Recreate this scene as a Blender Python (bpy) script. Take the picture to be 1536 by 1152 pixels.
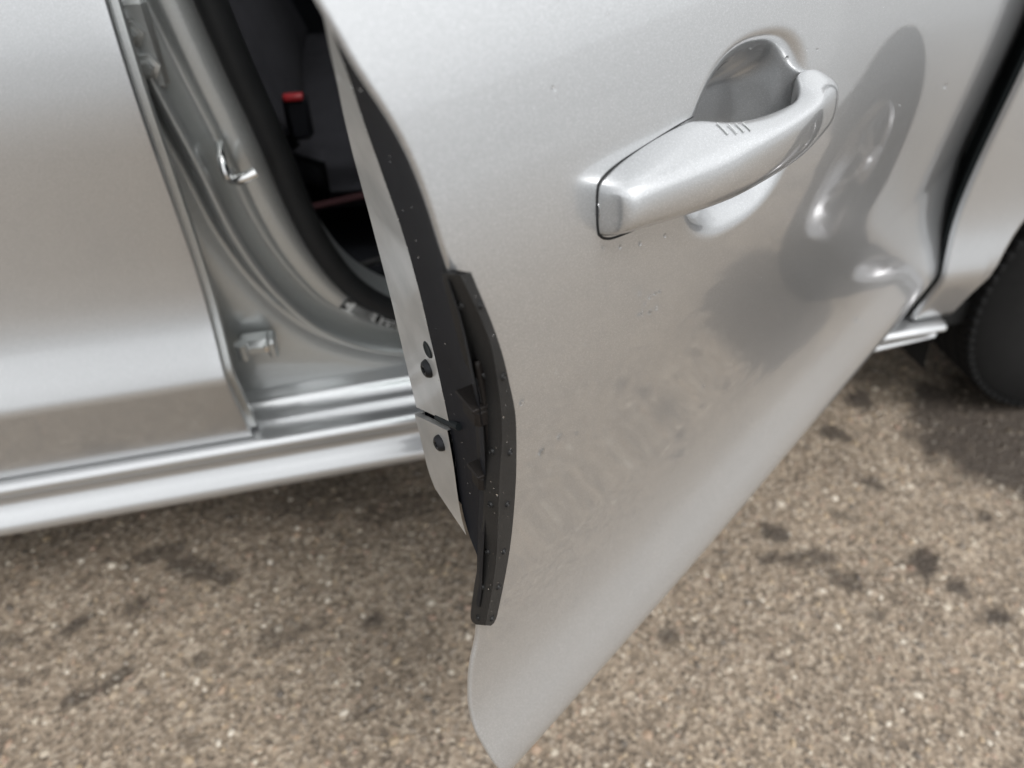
import bpy, math, random
import numpy as np
from mathutils import Vector, Matrix
random.seed(7); RNG = np.random.default_rng(11)
R = math.radians
SC = bpy.context.scene
for o in list(bpy.data.objects): bpy.data.objects.remove(o)

# ------------------------------------------------------------------ camera, sky, sun, exposure
cam_data = bpy.data.cameras.new('camera'); cam = bpy.data.objects.new('camera', cam_data)
SC.collection.objects.link(cam); SC.camera = cam
cam.location = (0, 0, 1.05); cam.rotation_euler = (R(90 - 42), 0, R(-14))
cam_data.sensor_width = 36; cam_data.lens = 36 * 1100 / 1536
cam_data.clip_start = 0.02; cam_data.clip_end = 1000
cam_data.dof.use_dof = True; cam_data.dof.focus_distance = 0.455; cam_data.dof.aperture_fstop = 5.0
cam_data.dof.aperture_blades = 0

SUN_EL, SUN_AZ = 58, 150           # azimuth measured clockwise from +Y: behind and to the right of the camera
w = bpy.data.worlds.new('World'); SC.world = w; w.use_nodes = True
nt = w.node_tree; bg = nt.nodes['Background']
sky = nt.nodes.new('ShaderNodeTexSky'); sky.sky_type = 'NISHITA'; sky.sun_disc = False
sky.sun_elevation = R(SUN_EL); sky.sun_rotation = R(SUN_AZ); sky.air_density = 1.0; sky.dust_density = 6.0
hs = nt.nodes.new('ShaderNodeHueSaturation'); hs.inputs['Saturation'].default_value = 0.05
mixw = nt.nodes.new('ShaderNodeMix'); mixw.data_type = 'RGBA'; mixw.inputs['Factor'].default_value = 0.62
mixw.inputs['B'].default_value = (8.9, 9.1, 9.3, 1)      # an even cloud cover over the clear-sky colour
nt.links.new(sky.outputs[0], hs.inputs['Color']); nt.links.new(hs.outputs[0], mixw.inputs['A'])
# soft cloud structure
tc = nt.nodes.new('ShaderNodeTexCoord'); cn = nt.nodes.new('ShaderNodeTexNoise')
cn.inputs['Scale'].default_value = 2.2; cn.inputs['Detail'].default_value = 5
mr = nt.nodes.new('ShaderNodeMapRange'); mr.inputs[1].default_value = .3; mr.inputs[2].default_value = .7
mr.inputs[3].default_value = .82; mr.inputs[4].default_value = 1.15
mul = nt.nodes.new('ShaderNodeVectorMath'); mul.operation = 'SCALE'
nt.links.new(tc.outputs['Generated'], cn.inputs['Vector']); nt.links.new(cn.outputs['Fac'], mr.inputs[0])
nt.links.new(mixw.outputs['Result'], mul.inputs[0]); nt.links.new(mr.outputs[0], mul.inputs['Scale'])
nt.links.new(mul.outputs[0], bg.inputs['Color']); bg.inputs['Strength'].default_value = 0.11
sd = bpy.data.lights.new('sun', 'SUN'); sun = bpy.data.objects.new('sun', sd); SC.collection.objects.link(sun)
sd.energy = 1.0; sd.angle = R(25); sd.color = (1, .98, .96)
sdir = Vector((math.sin(R(SUN_AZ)) * math.cos(R(SUN_EL)), math.cos(R(SUN_AZ)) * math.cos(R(SUN_EL)), math.sin(R(SUN_EL))))
sun.rotation_euler = sdir.to_track_quat('Z', 'Y').to_euler(); sun.location = (2, -3, 6)
SC.view_settings.view_transform = 'Standard'; SC.view_settings.look = 'None'
SC.view_settings.gamma = 1; SC.view_settings.use_curve_mapping = False; SC.view_settings.exposure = 0.86
SC.render.engine = 'CYCLES'; SC.cycles.max_bounces = 8

# ------------------------------------------------------------------ materials
def new_mat(name):
    m = bpy.data.materials.new(name); m.use_nodes = True
    return m, m.node_tree, m.node_tree.nodes['Principled BSDF']
def noise(nt, scale, detail=3, rough=.5, vec=None, src='Object'):
    n = nt.nodes.new('ShaderNodeTexNoise'); n.inputs['Scale'].default_value = scale
    n.inputs['Detail'].default_value = detail; n.inputs['Roughness'].default_value = rough
    t = nt.nodes.new('ShaderNodeTexCoord'); nt.links.new(t.outputs[src], n.inputs['Vector']); return n
def ramp(nt, fac, stops):
    r = nt.nodes.new('ShaderNodeValToRGB'); e = r.color_ramp.elements
    while len(e) < len(stops): e.new(.5)
    for k, (p, c) in enumerate(stops): e[k].position = p; e[k].color = (*c, 1) if len(c) == 3 else c
    nt.links.new(fac, r.inputs[0]); return r
def bump(nt, fac, b, strength, dist):
    n = nt.nodes.new('ShaderNodeBump'); n.inputs['Strength'].default_value = strength; n.inputs['Distance'].default_value = dist
    nt.links.new(fac, n.inputs['Height']); nt.links.new(n.outputs[0], b.inputs['Normal']); return n
def plain(name, col, rough=.5, metal=0, grain=0, gscale=400, coat=0):
    m, nt, b = new_mat(name)
    if max(col) < .03: b.inputs['Specular IOR Level'].default_value = .22
    b.inputs['Roughness'].default_value = rough; b.inputs['Metallic'].default_value = metal
    b.inputs['Coat Weight'].default_value = coat; b.inputs['Coat Roughness'].default_value = .05
    n = noise(nt, 35, 4)
    r = ramp(nt, n.outputs['Fac'], [(.3, tuple(c * .85 for c in col)), (.7, tuple(min(1, c * 1.12) for c in col))])
    nt.links.new(r.outputs[0], b.inputs['Base Color'])
    if grain:
        g = noise(nt, gscale, 2); bump(nt, g.outputs['Fac'], b, grain, .001)
    return m
def paint(name, col=(.475, .483, .49), rough=.285):
    m, nt, b = new_mat(name)
    fl = nt.nodes.new('ShaderNodeTexVoronoi'); fl.inputs['Scale'].default_value = 2600
    t = nt.nodes.new('ShaderNodeTexCoord'); nt.links.new(t.outputs['Object'], fl.inputs['Vector'])
    sx = nt.nodes.new('ShaderNodeSeparateColor'); nt.links.new(fl.outputs['Color'], sx.inputs[0])
    r = ramp(nt, sx.outputs[0], [(0, tuple(c * .88 for c in col)), (.8, tuple(c * 1.02 for c in col)), (1, tuple(c * 1.28 for c in col))])
    nt.links.new(r.outputs[0], b.inputs['Base Color'])
    dirt = noise(nt, 7, 6, .65)
    rr = nt.nodes.new('ShaderNodeMapRange'); rr.inputs[1].default_value = .35; rr.inputs[2].default_value = .7
    rr.inputs[3].default_value = .015; rr.inputs[4].default_value = .045
    nt.links.new(dirt.outputs['Fac'], rr.inputs[0]); nt.links.new(rr.outputs[0], b.inputs['Coat Roughness'])
    b.inputs['Metallic'].default_value = .76; b.inputs['Roughness'].default_value = rough
    b.inputs['Coat Weight'].default_value = 1; b.inputs['Coat IOR'].default_value = 1.8
    return m
M = {}
M['paint'] = paint('silver_paint')
M['paint_inner'] = paint('silver_paint_inner', (.47, .485, .48), .46)
M['shut'] = plain('shut_face_paint', (.46, .455, .44), .38, .55, coat=.5)
M['rubber'] = plain('black_rubber', (.012, .0125, .013), .55, 0, .25, 900)
M['black'] = plain('black_plastic', (.006, .0065, .009), .6, 0, .15, 1500)
M['gap'] = plain('dark_gap', (.008, .011, .012), .6)
M['guard'] = plain('guard_rubber', (.016, .0155, .015), .55, 0, .3, 900)
M['clip'] = plain('guard_clip_plastic', (.010, .008, .007), .6, 0, .2, 700)
M['steel'] = plain('bright_steel', (.75, .75, .74), .18, 1)
M['screw'] = plain('black_screw', (.02, .02, .022), .4, .6)
M['cloth'] = plain('seat_cloth', (.022, .022, .026), .9, 0, .8, 700)
M['cabin'] = plain('cabin_trim', (.014, .015, .019), .75, 0, .3, 500)
M['red'] = plain('red_button', (.28, .012, .016), .4)
M['darkred'] = plain('dark_red_piping', (.03, .004, .006), .8)
M['tyre'] = plain('tyre_rubber', (.006, .006, .006), .9, 0, .5, 300)
M['alloy'] = plain('alloy_metal', (.34, .34, .35), .3, .9, coat=.6)
M['sticker'] = plain('sticker_white', (.55, .56, .55), .4)
M['print'] = plain('sticker_black', (.01, .01, .01), .45)
M['amber'] = plain('zinc_fastener', (.55, .56, .55), .3, .8)
M['under'] = plain('underbody', (.012, .012, .012), .9)
m, nt, b = new_mat('window_glass'); b.inputs['Base Color'].default_value = (.05, .06, .06, 1); b.inputs['Roughness'].default_value = .02
b.inputs['Transmission Weight'].default_value = .9; b.inputs['IOR'].default_value = 1.45; M['glass'] = m
m, nt, b = new_mat('water'); b.inputs['Base Color'].default_value = (1, 1, 1, 1); b.inputs['Roughness'].default_value = 0
b.inputs['Transmission Weight'].default_value = 1; b.inputs['IOR'].default_value = 1.33; M['water'] = m

# ------------------------------------------------------------------ mesh helpers
CAR = None
def link(name, verts, faces, mat, parent=None, smooth=True, sharp=40):
    me = bpy.data.meshes.new(name); me.from_pydata([tuple(v) for v in verts], [], [tuple(f) for f in faces]); me.validate()
    me.update()
    for mm in (mat if isinstance(mat, (list, tuple)) else [mat]): me.materials.append(mm)
    o = bpy.data.objects.new(name, me); SC.collection.objects.link(o)
    if smooth:
        me.polygons.foreach_set('use_smooth', [True] * len(me.polygons))
        if sharp: me.set_sharp_from_angle(angle=R(sharp))
    if parent is not None: adopt(o, parent)
    return o
def adopt(o, parent):
    o.parent = parent; root = parent
    while root.parent: root = root.parent
    # every mesh is written in world coordinates; only the root empty has an offset of its own
    o.matrix_parent_inverse = Matrix.Translation(-root.location) if parent.parent is None else Matrix.Identity(4)
class MB:
    def __init__(s): s.v = []; s.f = []
    def add(s, v, f):
        k = len(s.v); s.v += [tuple(map(float, q)) for q in v]; s.f += [tuple(i + k for i in q) for q in f]; return s
    def grid(s, P, closed_u=False, closed_v=False, flip=False):
        P = np.asarray(P, float); a, b = P.shape[:2]; f = []
        for i in range(a - (0 if closed_u else 1)):
            for j in range(b - (0 if closed_v else 1)):
                q = (i * b + j, ((i + 1) % a) * b + j, ((i + 1) % a) * b + (j + 1) % b, i * b + (j + 1) % b)
                f.append(q[::-1] if flip else q)
        return s.add(P.reshape(-1, 3), f)
    def box(s, c, size, ax=None, bev=.12):
        # chamfered box: c centre, size full, ax three unit axes
        ax = np.eye(3) if ax is None else np.asarray(ax, float); h = np.asarray(size, float) / 2; r = min(h) * bev * 2
        import itertools
        vs = []; 
        for sx, sy, sz in itertools.product((-1, 1), repeat=3):
            for k in range(3):
                q = h - r; q = q.copy(); q[k] = h[k]
                vs.append(np.asarray(c) + ((np.array([sx, sy, sz]) * q) @ ax))
        idx = lambda sx, sy, sz, k: (((sx > 0) * 4 + (sy > 0) * 2 + (sz > 0)) * 3 + k)
        f = []
        for k in range(3):
            a_, b_ = [(1, 2), (2, 0), (0, 1)][k]
            for sg in (-1, 1):
                q = []
                for (p, t) in ((-1, -1), (1, -1), (1, 1), (-1, 1)):
                    e = [0, 0, 0]; e[k] = sg; e[a_] = p; e[b_] = t; q.append(idx(*e, k))
                f.append(q if sg > 0 else q[::-1])
            for p in (-1, 1):
                for t in (-1, 1):
                    e0 = [0, 0, 0]; e0[a_] = p; e0[b_] = t; e1 = list(e0); e0[k] = -1; e1[k] = 1
                    f.append((idx(*e0, a_), idx(*e1, a_), idx(*e1, b_), idx(*e0, b_)))
        for sx, sy, sz in itertools.product((-1, 1), repeat=3): f.append(tuple(idx(sx, sy, sz, k) for k in range(3)))
        return s.add(vs, f)
    def tube(s, pts, r, n=12, cap=True, squash=None):
        pts = np.asarray(pts, float); rr = np.broadcast_to(np.asarray(r, float), (len(pts),))
        T = np.gradient(pts, axis=0); T /= np.linalg.norm(T, axis=1)[:, None]
        up = np.array([0, 0, 1.]) if abs(T[0][2]) < .9 else np.array([0, 1., 0]); rows = []
        for p, t, q in zip(pts, T, rr):
            a = up - t * (up @ t); a /= np.linalg.norm(a); bb = np.cross(t, a); up = a
            ang = np.linspace(0, 2 * np.pi, n, endpoint=False)
            rows.append([p + q * (np.cos(x) * a + np.sin(x) * bb) for x in ang])
        k = len(s.v); s.grid(np.array(rows), closed_v=True)
        if cap: s.f.append(tuple(k + i for i in range(n))[::-1]); s.f.append(tuple(k + (len(pts) - 1) * n + i for i in range(n)))
        return s
    def lathe(s, prof, c, ax, n=48):
        # prof: (radius, along axis)
        ax = np.asarray(ax, float) / np.linalg.norm(ax); t = np.array([0, 0, 1.]) if abs(ax[2]) < .9 else np.array([1., 0, 0])
        a = np.cross(ax, t); a /= np.linalg.norm(a); bb = np.cross(ax, a); rows = []
        for r, h in prof: rows.append([np.asarray(c) + ax * h + r * (np.cos(x) * a + np.sin(x) * bb) for x in np.linspace(0, 2 * np.pi, n, endpoint=False)])
        return s.grid(np.array(rows), closed_v=True)
    def build(s, name, mat, parent=None, smooth=True, sharp=40): return link(name, s.v, s.f, mat, parent, smooth, sharp)
def solidify(o, t, offset=-1):
    mo = o.modifiers.new('solid', 'SOLIDIFY'); mo.thickness = t; mo.offset = offset; return o
def thing(o, label, cat, group=None):
    o['label'] = label; o['category'] = cat
    if group: o['group'] = group
    return o

# ------------------------------------------------------------------ setting: the ground
YS = .735                              # where the body side's lower crease runs
def stain_at(x, y):
    v = np.zeros_like(x)
    wob = .25 * np.sin(x * 61 + 1.3 * np.sin(y * 47)) + .2 * np.sin(y * 83 + 2 * np.sin(x * 71)) + .12 * np.sin(x * 190 + y * 160)
    for sx, sy, ra, rb, tn, st in STAIN_LIST:
        c, s_ = math.cos(R(tn)), math.sin(R(tn)); a = ((x - sx) * c + (y - sy) * s_) / ra; b_ = (-(x - sx) * s_ + (y - sy) * c) / rb
        q = np.sqrt(a * a + b_ * b_) + wob * (.55 if ra < .1 else .28)
        v = np.maximum(v, st * np.clip((1.12 - q) / .3, 0, 1))
    return v
# damp dark marks on the asphalt: x, y, radius x, radius y, turn in degrees, strength
STAIN_LIST = [(1.185, .765, .175, .17, 25, 1.0), (1.25, .66, .12, .09, 0, 1.0), (1.36, .72, .15, .12, 0, .9),
    (1.07, .842, .030, .012, -35, .8), (.975, .907, .03, .03, 10, .9), (.865, .836, .035, .02, -30, .9), (.862, .703, .030, .012, -40, .85), (.77, .646, .032, .013, -30, .7),
    (.636, .642, .030, .020, -35, .95), (.655, .585, .07, .016, -12, .75), (.70, .53, .03, .02, -30, .8), (.845, .53, .028, .030, -40, .95), (.865, .475, .022, .016, -40, .9),
    (.893, .412, .020, .016, 0, 1.0), (1.017, .584, .016, .014, 0, .9), (.373, .507, .016, .014, 0, .8), (.714, .457, .016, .012, 0, .7),
    (-.347, .817, .05, .022, -20, .85), (-.404, .858, .05, .02, 10, .7), (-.29, .783, .03, .015, -10, .8), (-.43, .76, .018, .016, 0, .8), (-.512, .751, .026, .012, 30, .9),
    (-.447, .64, .03, .012, 35, .8), (-.49, .625, .026, .014, 10, .8), (-.0645, .645, .022, .014, 20, .8), (-.1975, .655, .05, .02, 5, .5), (-.61, .746, .03, .01, 10, .7), (-.325, .64, .02, .012, 0, .6),
    (-.109, .92, .12, .05, 5, .5), (.014, .86, .10, .03, 0, .45), (.25, .30, .015, .010, 0, .6), (-.10, .50, .018, .010, 20, .6), (-.33, .52, .014, .01, 0, .6)]
def asphalt_material():
    m, nt, b = new_mat('asphalt')
    t = nt.nodes.new('ShaderNodeTexCoord'); L = nt.links.new
    vo = nt.nodes.new('ShaderNodeTexVoronoi'); vo.inputs['Scale'].default_value = 150; L(t.outputs['Object'], vo.inputs['Vector'])
    sc = nt.nodes.new('ShaderNodeSeparateColor'); L(vo.outputs['Color'], sc.inputs[0])
    r = ramp(nt, sc.outputs[0], [(0, (.085, .068, .052)), (.35, (.155, .125, .094)), (.7, (.212, .171, .130)), (1, (.30, .26, .21))])
    big = noise(nt, 5, 5, .6)
    rb = ramp(nt, big.outputs['Fac'], [(.3, (.85, .82, .79)), (.7, (1.28, 1.25, 1.2))])
    mx = nt.nodes.new('ShaderNodeMix'); mx.data_type = 'RGBA'; mx.blend_type = 'MULTIPLY'; mx.inputs['Factor'].default_value = 1
    L(r.outputs[0], mx.inputs['A']); L(rb.outputs[0], mx.inputs['B'])
    at = nt.nodes.new('ShaderNodeAttribute'); at.attribute_name = 'damp'
    mx2 = nt.nodes.new('ShaderNodeMix'); mx2.data_type = 'RGBA'; mx2.inputs['B'].default_value = (.03, .022, .016, 1)
    mm = nt.nodes.new('ShaderNodeMath'); mm.operation = 'MULTIPLY'; mm.inputs[1].default_value = .93
    L(at.outputs['Fac'], mm.inputs[0]); L(mm.outputs[0], mx2.inputs['Factor']); L(mx.outputs['Result'], mx2.inputs['A'])
    # asphalt out of view: paler grey added to brighten the door's reflections
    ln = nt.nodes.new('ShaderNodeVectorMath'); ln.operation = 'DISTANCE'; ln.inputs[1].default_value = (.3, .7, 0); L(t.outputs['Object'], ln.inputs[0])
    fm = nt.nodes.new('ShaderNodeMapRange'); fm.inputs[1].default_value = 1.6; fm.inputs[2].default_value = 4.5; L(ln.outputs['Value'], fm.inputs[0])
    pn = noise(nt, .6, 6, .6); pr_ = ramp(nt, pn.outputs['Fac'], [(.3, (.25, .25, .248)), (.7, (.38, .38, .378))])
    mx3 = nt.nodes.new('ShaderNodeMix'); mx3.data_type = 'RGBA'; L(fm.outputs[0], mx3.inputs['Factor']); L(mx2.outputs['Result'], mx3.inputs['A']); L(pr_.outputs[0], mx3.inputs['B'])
    L(mx3.outputs['Result'], b.inputs['Base Color']); b.inputs['Roughness'].default_value = .8
    bump(nt, vo.outputs['Distance'], b, .7, .004)
    return m
def stone_material():
    m, nt, b = new_mat('aggregate_stone'); L = nt.links.new
    g = nt.nodes.new('ShaderNodeNewGeometry')
    r = ramp(nt, g.outputs['Random Per Island'], [(0, (.085, .07, .056)), (.12, (.160, .131, .101)), (.4, (.217, .177, .135)), (.62, (.268, .219, .164)), (.76, (.30, .23, .15)), (.86, (.25, .17, .125)), (.91, (.345, .295, .228)), (1, (.50, .45, .375))])
    at = nt.nodes.new('ShaderNodeAttribute'); at.attribute_name = 'damp'
    mm = nt.nodes.new('ShaderNodeMath'); mm.operation = 'MULTIPLY'; mm.inputs[1].default_value = .86; L(at.outputs['Fac'], mm.inputs[0])
    mx2 = nt.nodes.new('ShaderNodeMix'); mx2.data_type = 'RGBA'; mx2.inputs['B'].default_value = (.035, .026, .018, 1)
    L(mm.outputs[0], mx2.inputs['Factor']); L(r.outputs[0], mx2.inputs['A']); L(mx2.outputs['Result'], b.inputs['Base Color'])
    b.inputs['Roughness'].default_value = .6
    return m
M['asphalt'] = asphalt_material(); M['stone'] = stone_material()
def set_damp(o, x, y):
    a = o.data.attributes.new('damp', 'FLOAT', 'POINT'); a.data.foreach_set('value', np.asarray(stain_at(x, y), np.float32))
# one sheet, fine where the camera looks and coarse out to the horizon
xs = np.concatenate([[-400, -60, -12, -4], np.linspace(-1.5, 1.9, 300), [4, 12, 60, 400]])
ys = np.concatenate([[-400, -60, -12, -3], np.linspace(-.1, 2.2, 200), [4, 12, 60, 400]])
X, Y = np.meshgrid(xs, ys, indexing='ij')
near = (np.abs(X) < 3) & (np.abs(Y) < 3)
Zg = np.where(near, .0022 * (np.sin(X * 23 + np.sin(Y * 17)) + np.sin(Y * 29 + np.sin(X * 19))) * .6, 0)
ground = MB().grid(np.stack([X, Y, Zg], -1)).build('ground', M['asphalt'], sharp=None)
ground['kind'] = 'structure'; ground['label'] = 'worn brown grey asphalt with pale stones and dark damp marks'
set_damp(ground, X.ravel(), Y.ravel())
def stones():
    # stones set in the asphalt, denser and larger near the camera's foot
    N = 52000
    px = RNG.uniform(-1.15, 1.75, N); py = RNG.uniform(.02, 1.25, N)
    keep = ~((px < .9) & (py > 1.15)); px, py = px[keep], py[keep]; N = len(px)
    sz = np.clip(RNG.lognormal(math.log(.0027), .48, N), .0011, .0085)
    base = np.array([(math.cos(a), math.sin(a), 0) for a in np.linspace(0, 2 * np.pi, 7)[:-1]])
    top = np.array([(.55 * math.cos(a), .55 * math.sin(a), 1) for a in np.linspace(.5, 2 * np.pi + .5, 5)[:-1]])
    P = np.vstack([base, top]); nv = 10
    F = []
    for i in range(6):
        F.append((i, (i + 1) % 6, 6 + (i * 4 // 6) % 4))
    for j in range(4):
        i0 = [0, 2, 3, 5][j]
        F.append((6 + j, (math.ceil((j + 1) * 1.5) % 6), 6 + (j + 1) % 4))
    F.append((6, 7, 8)); F.append((6, 8, 9)); F = np.array(F)
    ang = RNG.uniform(0, 6.283, N); el = RNG.uniform(.6, 1.0, N); hh = RNG.uniform(.25, .7, N)
    jit = RNG.uniform(.75, 1.25, (N, nv, 3))
    V = P[None] * jit
    V[..., 0] *= sz[:, None]; V[..., 1] *= (sz * el)[:, None]; V[..., 2] *= (sz * hh)[:, None]
    c, s_ = np.cos(ang)[:, None], np.sin(ang)[:, None]
    x = V[..., 0] * c - V[..., 1] * s_ + px[:, None]; y = V[..., 0] * s_ + V[..., 1] * c + py[:, None]
    gz = .0022 * (np.sin(px * 23 + np.sin(py * 17)) + np.sin(py * 29 + np.sin(px * 19))) * .6
    z = V[..., 2] + gz[:, None] - .0006
    VV = np.stack([x, y, z], -1).reshape(-1, 3); FF = (F[None] + (np.arange(N) * nv)[:, None, None]).reshape(-1, 3)
    me = bpy.data.meshes.new('embedded_stones'); me.vertices.add(len(VV)); me.vertices.foreach_set('co', VV.ravel())
    me.loops.add(FF.size); me.loops.foreach_set('vertex_index', FF.ravel().astype(np.int32))
    me.polygons.add(len(FF)); me.polygons.foreach_set('loop_start', np.arange(0, FF.size, 3, dtype=np.int32))
    me.update(calc_edges=True); me.validate()
    me.polygons.foreach_set('use_smooth', [True] * len(me.polygons))
    me.materials.append(M['stone']); o = bpy.data.objects.new('embedded_stones', me); SC.collection.objects.link(o)
    set_damp(o, VV[:, 0], VV[:, 1]); o['kind'] = 'stuff'
    o['label'] = 'small pale and tan stones set in the worn asphalt'; o['category'] = 'stones'
stones()

# ------------------------------------------------------------------ the car
CAR = bpy.data.objects.new('car', None); SC.collection.objects.link(CAR); CAR.location = (.2, 1.6, 0)
thing(CAR, 'silver metallic car standing on worn asphalt with its front side door swung open', 'car')

# body side profile: height -> how far the skin stands out from the lower crease
PZ = [.27, .30, .335, .37, .40, .42, .43, .445, .47, .50, .53, .57, .62, .70, .76, .82, .86, .90, .95, 1.0, 1.06]
PW = [-.075, -.058, -.042, -.026, -.013, -.004, 0, -.006, -.019, -.033, -.041, -.0455, -.0455, -.041, -.038, -.0395, -.0430, -.0482, -.0580, -.0735, -.098]
_zz = np.linspace(.27, 1.06, 791)
def _herm(x, xs, ys):
    xs = np.array(xs); ys = np.array(ys); m_ = np.gradient(ys, xs); i = np.clip(np.searchsorted(xs, x) - 1, 0, len(xs) - 2)
    h = xs[i + 1] - xs[i]; t = (x - xs[i]) / h
    return (2*t**3 - 3*t**2 + 1)*ys[i] + (t**3 - 2*t**2 + t)*h*m_[i] + (-2*t**3 + 3*t**2)*ys[i+1] + (t**3 - t**2)*h*m_[i+1]
def _gauss(a, s):
    k = np.exp(-.5 * (np.arange(-4*s, 4*s + 1) / s) ** 2); k /= k.sum(); p = np.pad(a, 4*s, mode='reflect', reflect_type='odd'); return np.convolve(p, k, 'valid')
_raw = _herm(_zz, PZ, PW); _s1, _s2 = _gauss(_raw, 5), _gauss(_raw, 22)
_bl = np.clip((_zz - .53) / .08, 0, 1); _tab = _s1 * (1 - _bl) + _s2 * _bl
def PROF(z): return np.interp(z, _zz, _tab)

TH = R(34)
DA = np.array([.818, .728, 0]); DD = np.array([-math.cos(TH), -math.sin(TH), 0]); DN = np.array([math.sin(TH), -math.cos(TH), 0])
DZ = np.array([0, 0, 1.])
def GF(u):
    t = np.clip((u + .02) / .62, 0, 1); return .63 + .37 * t * t * (3 - 2 * t)
# the hollow behind the pull handle
CUP_C = (.648, .8545); CUP_R = (.0725, .0580); CUP_D = .030
def cup(u, z):
    a = (u - CUP_C[0]); b_ = (z - CUP_C[1])
    tl = R(6); a, b_ = a * math.cos(tl) + b_ * math.sin(tl), -a * math.sin(tl) + b_ * math.cos(tl)
    q = np.sqrt((np.abs(a) / CUP_R[0]) ** 2.4 + (np.abs(b_) / CUP_R[1]) ** 2.4 + 1e-12) ** (2 / 2.4)
    t = np.clip((1.10 - q) / .72, 0, 1); return -CUP_D * (t * t * (3 - 2 * t))
def SW(u, z): return PROF(z) * GF(u) - .03 * np.maximum(u - .45, 0) ** 2 - .032 * np.maximum(.6 - u, 0) ** 2 * np.clip((z - .45) / .15, 0, 1)
def DP(u, w_, z):
    u, w_, z = np.broadcast_arrays(np.asarray(u, float), np.asarray(w_, float), np.asarray(z, float))
    return DA + u[..., None] * DD + w_[..., None] * DN + z[..., None] * DZ
def SK(u, z, o=0, c=True): return DP(u, SW(np.asarray(u, float), np.asarray(z, float)) + o + (cup(np.asarray(u, float), np.asarray(z, float)) if c else 0), z)
EZ = [.30, .335, .36, .40, .43, .445, .4815, .505, .540, .562, .62, .70, .78, .85, .888, .899, .912, .925, .937, .9475, .960, .972, .983, 1.06]
EU = [.875, .884, .893, .907, .921, .9265, .9279, .9233, .9122, .903, .893, .8915, .893, .900, .9069, .9082, .9102, .9128, .9163, .9206, .9263, .9298, .9334, .952]
_et = _gauss(np.interp(_zz, EZ, EU), 5)
def UE(z): return np.interp(z, _zz, _et)
EB = .3
def EP(T, z, o=0):
    T, z = np.asarray(T, float), np.asarray(z, float); ue = UE(z)
    u = ue - math.tan(EB) * T + o * math.cos(EB); w_ = SW(ue, z) - T - o * math.sin(EB) * 0
    return DP(u, w_, z)
END_N = DD * math.cos(EB) - DN * math.sin(EB)

UF = -.10
def UES(z): return UE(z) - .007 * np.exp(-((z - .838) / .020) ** 4)     # the skin is notched a little where the guard folds over it
def make_door():
    zs = np.unique(np.concatenate([np.linspace(.335, .53, 60), np.linspace(.53, .78, 50), np.linspace(.78, .925, 75), np.linspace(.925, 1.04, 26)]))
    fr = np.unique(np.concatenate([np.linspace(0, .62, 70), np.linspace(.62, .83, 90), np.linspace(.83, 1, 40)]))
    ZZ, FF = np.meshgrid(zs, fr, indexing='ij'); UU = UF + FF * (UES(ZZ) - .0022 - UF)
    P = SK(UU, ZZ)
    # hem: the skin rolls inward round the trailing and the front edge
    def roll(u_edge, z, sgn):
        cols = []
        for a in np.linspace(0, 1, 7)[1:]:
            an = a * np.pi / 2; r = .0022
            cols.append(DP(u_edge + sgn * r * math.sin(an), SW(u_edge, z) - r * (1 - math.cos(an)), z))
        cols.append(DP(u_edge + sgn * .0020, SW(u_edge, z) - .0035, z))
        return cols
    right = roll(UES(zs) - .0022, zs, 1); left = roll(np.full_like(zs, UF), zs, -1)
    left.append(DP(np.full_like(zs, UF + .004), SW(0 * zs + UF, zs) - .03, zs))
    P = np.concatenate([np.stack(left[::-1], 1), P, np.stack(right, 1)], 1)
    hem = P[0] - DN * .012
    P = np.concatenate([hem[None], P], 0)
    return MB().grid(P, flip=True).build('front_door', M['paint'], CAR, sharp=None)
door = make_door()
door['label'] = 'front side door swung open, beaded with rain'

# shut face at the door's trailing end: grey painted steel inside, black strip outside
GL = [(0.0036, 0.9795), (0.0084, 0.9758), (0.0134, 0.972), (0.0188, 0.9678), (0.0249, 0.9631), (0.0326, 0.9577), (0.0441, 0.9503), (0.0586, 0.9403), (0.0722, 0.9288), (0.0822, 0.9172), (0.089, 0.9062), (0.0935, 0.8959), (0.0973, 0.8853), (0.1022, 0.8738), (0.107, 0.8622), (0.1109, 0.8513), (0.1126, 0.8413), (0.1136, 0.8307), (0.1145, 0.8189), (0.1152, 0.8064), (0.1157, 0.7933), (0.1157, 0.78), (0.1136, 0.7679), (0.1109, 0.7561), (0.1077, 0.7443), (0.1041, 0.7324), (0.1004, 0.7207), (0.0967, 0.7099), (0.093, 0.7004), (0.0891, 0.6921), (0.0854, 0.6847), (0.0825, 0.6778), (0.0803, 0.6716), (0.0781, 0.6661), (0.0752, 0.6613), (0.072, 0.6571), (0.0685, 0.6537), (0.0647, 0.6516)]
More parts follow.
